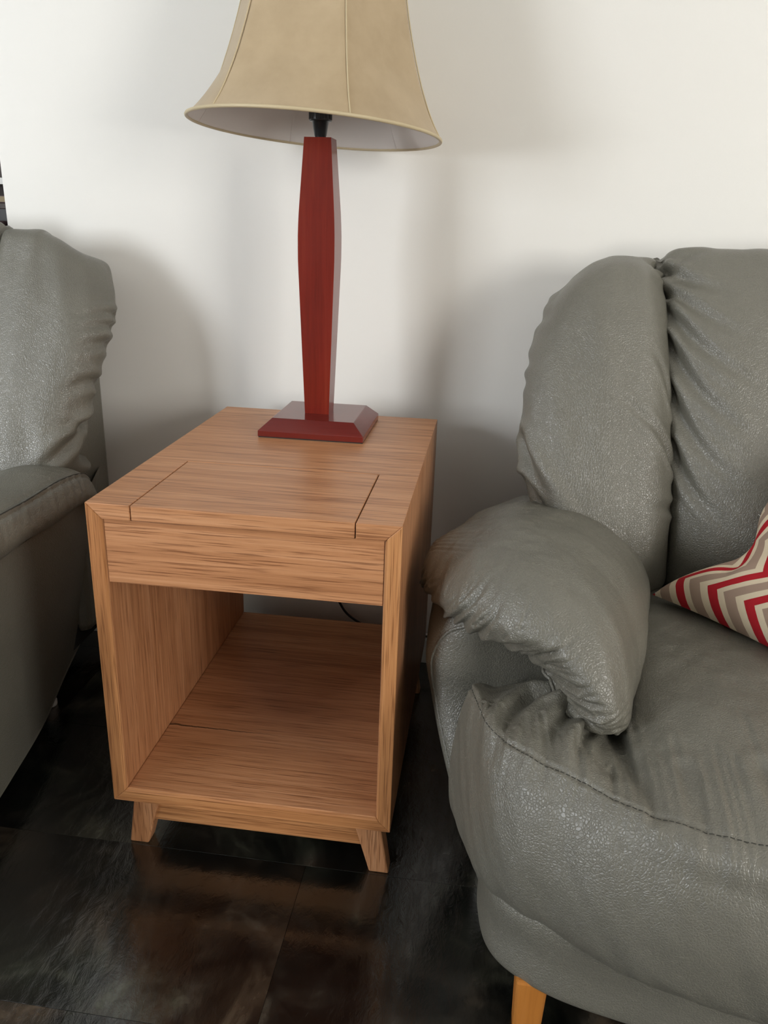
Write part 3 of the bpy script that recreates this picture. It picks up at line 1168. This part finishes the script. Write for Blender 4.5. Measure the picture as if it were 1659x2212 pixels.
# legs
for (lx, ly) in ((.662, -.205), (2 * CXS - .662, -.205), (.70, .60), (2 * CXS - .70, .60)):
    w = .0205
    a = [(lx - CXS - w, ly - .2 - w, .100), (lx - CXS + w, ly - .2 - w, .100), (lx - CXS + w, ly - .2 + w, .100), (lx - CXS - w, ly - .2 + w, .100)]
    b_ = [(lx - CXS + (x - (lx - CXS)) * .86, ly - .2 + (y - (ly - .2)) * .86, 0.0) for x, y, z in a]
    bm_obj('leg', prism(a, b_), 'beech_z', S, bevel=.004)

# ------------------------------------------------------------------ leather armchair (left)
AO = np.array([-0.62, 0.22, 0.0])
A = empty('leather_armchair', tuple(AO), 'grey leather armchair with a seamed flat arm top and white felt foot', 'armchair')
ACX = -0.62          # middle of the chair
aloc = lambda n: np.asarray(n, float) - AO
amir = lambda n: np.stack([2 * ACX - np.asarray(n)[..., 0], np.asarray(n)[..., 1], np.asarray(n)[..., 2]], -1)


def chair_arm(mir):
    # rows: along the arm from back to front; columns: inner foot -> top -> seam -> outer roll -> lip
    sec = [(-.415, .400), (-.405, .480), (-.375, .530), (-.320, .552), (-.255, .553), (-.214, .540), (-.198, .515), (-.194, .495), (-.204, .478), (-.228, .472)]
    ys = [(.480, .62, -.085), (.435, .88, -.035), (.380, .98, -.008), (.30, 1, 0), (.18, 1, 0), (.05, 1, .002), (-.08, 1, .002), (-.19, 1, -.004), (-.27, .97, -.02), (-.315, .88, -.06), (-.325, .70, -.11)]
    net = []
    for (y, k, dz) in ys:
        row = []
        for i, (x, z) in enumerate(sec):
            zz = z + dz * (1 if 1 < i < 8 else .3)
            row.append((-.31 + (x + .31) * k, y, zz))
        net.append(row)
    net = np.array(net)
    s = Surf(aloc(amir(net) if mir else net), 170, 220, flip=mir)
    s.crease([(5.0, v) for v in np.linspace(.9, 9.2, 10)], .0035, .0035, .6, 1, 1)
    rs = random.Random(11)
    for k in range(16):
        v = 2.0 + k * .33
        s.crease([(4.6, v), (3.6, v + .15), (2.6, v + .25)], .0035, .0012, .6, .9, 0)
        s.crease([(5.2, v), (6.2, v + .1), (7.4, v + rs.uniform(-.1, .2))], .005, rs.uniform(.001, .003), .6, .9, .1)
    s.crease([(5.0, 5.2), (5.8, 5.0), (6.8, 5.2), (7.6, 5.6)], .006, .005, .9, 1, .4)
    s.crease([(5.0, 5.6), (5.9, 5.5), (7.0, 5.8)], .005, .004, .9, 1, .4)
    s.crease([(3.2, 4.9), (4.2, 5.0), (5.0, 5.2)], .006, .004, .9, .5, 1)
    s.puff(.0035, 12, 61)
    o = s.done('arm_pad', 'leather', A)
    tube('arm_seam', s.line([(5.0, .9), (5, 3), (5, 5), (5, 7), (5, 9)], 120, .0004), .0012, 'thread', o, 5)


def chair_side(mir):
    net = []
    for z, k in ((.060, 1.0), (.075, 1.0), (.16, .80), (.26, .52), (.36, .24), (.42, .08), (.465, .0)):
        row = []
        for (y, xb, xt) in ((.690, -.385, -.318), (.620, -.365, -.300), (.42, -.312, -.240), (.25, -.266, -.224), (.10, -.236, -.222), (-.05, -.214, -.222), (-.20, -.206, -.224), (-.285, -.215, -.232), (-.31, -.245, -.258), (-.315, -.30, -.305), (-.315, -.40, -.40)):
            row.append((xt + (xb - xt) * k, y, z))
        net.append(row)
    net = np.array(net)
    s = Surf(aloc(amir(net) if mir else net), 160, 70, flip=not mir)
    s.crease([(1.25, v) for v in np.linspace(0.2, 5.8, 8)], .0025, .003, .3, 1, 1)
    s.puff(.003, 6, 71)
    s.done('side_panel', 'leather', A)


chair_arm(False)
chair_arm(True)
chair_side(False)
chair_side(True)


def chair_back(x0, x1, end_l, end_r, seed, creases, zt):
    rows_ = [(.40, .40), (.455, .362), (.53, .360), (.62, .385), (.71, .420), (.79, .455), (.86, .49), (.912, .52), (zt - .008, .55), (zt, .59), (zt - .035, .640), (zt - .12, .672), (zt - .3, .690)]
    net = []
    for ri, (z, y) in enumerate(rows_):
        row = []
        cols = [0, .0, .06, .18, .35, .5, .65, .82, .94, 1.0, 1.0]
        dep = [.16, .085, .032, .008, .0, -.004, .0, .008, .032, .085, .16]
        for ci, (c, d) in enumerate(zip(cols, dep)):
            left = ci <= 5
            free = end_l if left else end_r
            sg = 1 if left else -1
            xx = x0 + (x1 - x0) * c
            zz = z
            if free:
                edge = {0: 1, 1: 1, 2: .85, 3: .50, 4: .15}.get(ci if left else 10 - ci, 0)
                zz = z
                if z < .58:
                    zz = z + edge * .10 * (.58 - z) / .16
                xo = np.interp(zz, (.50, .57, .65, .73, .80, .85, .88, .905, .93), (-.244, -.244, -.232, -.218, -.206, -.200, -.199, -.199, -.199))
                tgt = xo if not left else 2 * ACX - xo
                xx += edge * (tgt - (x0 if left else x1))
                xx, zz = round_corner(xx, zz, tgt, zt, .19, .20, ri, left)
                if ci in (0, 10):
                    xx += sg * .05
            else:
                if ci in (1, 9):
                    d = .055
                if ci in (0, 10):
                    d = .10
                if z > .90:
                    zz = z - {0: .022, 1: .016, 2: .006}.get(ci if left else 10 - ci, 0)
            if ri >= 9:
                d *= {9: .45, 10: .15}.get(ri, 0.0)
                if free:
                    xx += sg * edge * {9: .035, 10: .08, 11: .13}.get(ri, .16)
            row.append((xx, min(y + d, .695), zz))
        net.append(row)
    s = Surf(aloc(net), 180, 200)
    for cz in creases:
        s.crease(*cz)
    s.puff(.006, 7, seed)
    s.puff(.0016, 30, seed + 1)
    return s.done('back_cushion', 'leather', A)


crC = []
for v in (2.8, 3.7, 4.6, 5.1, 5.5):
    crC.append(([(9.2, v), (8.4, v + .1), (7.2, v + ra.uniform(-.2, .3))], ra.uniform(.007, .012), ra.uniform(.005, .010), .5, 1, 0))
crC.append(([(9.2, 2.9), (8.0, 2.2), (6.5, 1.8)], .012, .012, .7, 1, .1))
crC.append(([(1.0, 6.0), (2.2, 5.2), (3.2, 4.6)], .010, .007, .7, 1, 0))
crC.append(([(1.0, 4.8), (2.2, 4.0), (3.2, 3.4)], .010, .006, .7, 1, 0))
ASX = -.455
chair_back(ASX, -.248, False, True, 81, crC, .968)
chair_back(2 * ACX - ASX, ASX, False, False, 84, crB[:4], .985)
chair_back(2 * ACX + .248, 2 * ACX - ASX, True, False, 87, flipc(crC), .968)
box('back_frame', (.305 - .62, .52 - .22, .10), (-.305 + .62, .692 - .22, .84), 'leather', A, bevel=.02)
# seat of the armchair
net = []
for (y, z) in ((.40, .415), (.30, .430), (.10, .440), (-.10, .438), (-.25, .425), (-.315, .385), (-.34, .33), (-.335, .26), (-.31, .20), (-.30, .12), (-.295, .065)):
    row = []
    for x in (-.84, -.80, -.72, -.62, -.52, -.44, -.40):
        k = abs(x + .62) / .22
        row.append((x, y + .015 * k * k * (1 if y < 0 else 0), z - .015 * k ** 3))
    net.append(row)
s = Surf(aloc(net), 90, 120, flip=True)
s.puff(.004, 8, 91)
s.done('seat_cushion', 'leather', A)
box('carcass', (.33 - .62 - .0, -.28 - .22, .075), (-.33 + .62, .68 - .22, .40), 'black_lining', A)
for lx in (-.335, 2 * ACX + .335):
    for ly in (.385, -.22):
        lathe('foot', [(.012, 0.0), (.013, .003), (.013, .012), (.011, .014), (.011, .080)], 'white_ceramic' if ly > 0 else 'beech_z', A, 20, True, (lx + .62, ly - .22, 0))

# ------------------------------------------------------------------ throw cushion on the sofa
e1 = np.array([.60, -.80, .0])
e2 = np.array([.70, .16, .70])
e1 /= np.linalg.norm(e1)
e2 /= np.linalg.norm(e2)
nn = np.cross(e1, e2)
nn /= np.linalg.norm(nn)
TIP = np.array([.858, .256, .442])
CO = TIP + .2 * (e1 + e2)
K = empty('throw_cushion', (CO[0], CO[1], .43), 'red, cream and taupe zigzag cotton cushion on the grey-green sofa', 'cushion')
KO = np.array([CO[0], CO[1], .43])
n_ = 90
SZ = .42


def cush(side):
    g = np.linspace(0, 1, n_)
    a, b_ = np.meshgrid(g, g)
    # pinched corners, softly bowed-in edges
    ca, cb = 2 * a - 1, 2 * b_ - 1
    bow = .055
    x = ca * (1 - bow * (1 - cb ** 2) * np.abs(ca) ** 3)
    y = cb * (1 - bow * (1 - ca ** 2) * np.abs(cb) ** 3)
    corner = np.clip(np.minimum(1 - np.abs(ca), 1 - np.abs(cb)), 0, 1)
    th = (1 - np.abs(ca) ** 3.0) ** .55 * (1 - np.abs(cb) ** 3.0) ** .55
    th = .075 * th
    # pinch of the visible ear
    dx, dy = a * SZ, b_ * SZ
    rr_ = np.hypot(dx, dy)
    P = CO + SZ / 2 * (x[..., None] * e1 + y[..., None] * e2)
    P = P + (.062 * np.exp(-((dy - .125) / .062) ** 2) * (1 - a) ** 3)[..., None] * e1
    wr = .0045 * np.sin(70 * (dx - dy) / (.3 + rr_ * 3) * .35 + 1.0) * np.exp(-rr_ / .12) * (th / .075)
    wr += .0030 * vnoise(dx * 22, dy * 22, 77) * (th / .075)
    h = th + wr
    # a fold across the ear
    fold = np.exp(-((rr_ - .115) / .016) ** 2) * np.exp(-((dy - dx * 1.5) / .06) ** 2)
    h = h - .016 * fold
    P = P + side * h[..., None] * nn
    return P, dx, dy


top, dx, dy = cush(1)
bot, _, _ = cush(-1)
V = np.concatenate([top.reshape(-1, 3), bot.reshape(-1, 3)]) - KO
V[:, 2] = np.maximum(V[:, 2], .002)
F = []
for j in range(n_ - 1):
    for i in range(n_ - 1):
        q = (j * n_ + i, j * n_ + i + 1, (j + 1) * n_ + i + 1, (j + 1) * n_ + i)
        F.append(q)
        F.append(tuple(k + n_ * n_ for k in q[::-1]))
uvs = np.concatenate([np.stack([dx, dy], -1).reshape(-1, 2)] * 2)
co = mesh_obj('cover', V, F, 'chevron_cotton', K, smooth=True, uvs=uvs)
# loose threads at the seam
rt = random.Random(2)
for (i, j) in ((3, 0), (0, 26), (0, 29), (0, 43), (0, 45)):
    p = top[j, i] - KO
    d = -e1 * rt.uniform(.3, 1) + np.array([0, 0, rt.uniform(.2, 1)]) + e2 * rt.uniform(-.4, .4)
    d /= np.linalg.norm(d)
    tube('loose_thread', [p, p + d * .006 + np.array([0, 0, .001]), p + d * .011], .00035, 'white_ceramic', co, 5)

# ------------------------------------------------------------------ space beyond the wall's end
B = empty('display_cabinet', (-1.75, 2.5, 0), 'dark wooden open display cabinet beyond the end of the wall', 'cabinet')
bw, bd, bh = .62, .2, 1.9
box('back', (-bw, bd - .02, .0), (bw, bd, bh), 'dark_wood', B)
for sx in (-1, 1):
    box('side', (sx * bw - .012, -bd, 0), (sx * bw + .012, bd, bh), 'dark_wood', B)
for z in (.04, .46, .895, 1.105, 1.50, 1.88):
    box('shelf', (-bw, -bd, z - .012), (bw, bd - .02, z + .012), 'white_gloss' if z == 1.105 else 'dark_wood', B)


SHZ = .907


def vase(name, x, y, prof, mat, label, cat):
    o = lathe(name, prof, mat, None, 28, True)
    o.location = (x, y, SHZ)
    o['label'] = label
    o['category'] = cat
    return o


vase('vase', -1.92, 2.46, [(.03, 0), (.045, .02), (.055, .07), (.04, .12), (.022, .15), (.028, .17)], 'charcoal_ceramic', 'charcoal vase on the dark display cabinet', 'vase')
vase('bowl', -1.575, 2.375, [(.03, 0), (.035, .006), (.058, .022), (.068, .042), (.065, .042), (.052, .022), (.01, .010)], 'dusky_pink', 'small dusky pink bowl on the dark display cabinet', 'bowl')
sb_ = empty('storage_box', (-1.66, 2.53, SHZ), 'black lidded box under the tan book on the display cabinet', 'box')
box('body', (-.11, -.075, 0), (.11, .075, .095), 'charcoal_ceramic', sb_, bevel=.003)
box('lid', (-.113, -.078, .090), (.113, .078, .115), 'dark_wood', sb_, bevel=.003)
bk = empty('book', (-1.66, 2.53, SHZ + .115), 'tan book lying on the black box in the display cabinet', 'book')
box('cover', (-.10, -.070, 0), (.10, .070, .030), 'dusky_pink', bk, bevel=.002)
box('pages', (-.095, -.073, .004), (.095, .06, .026), 'tan_paper', bk)
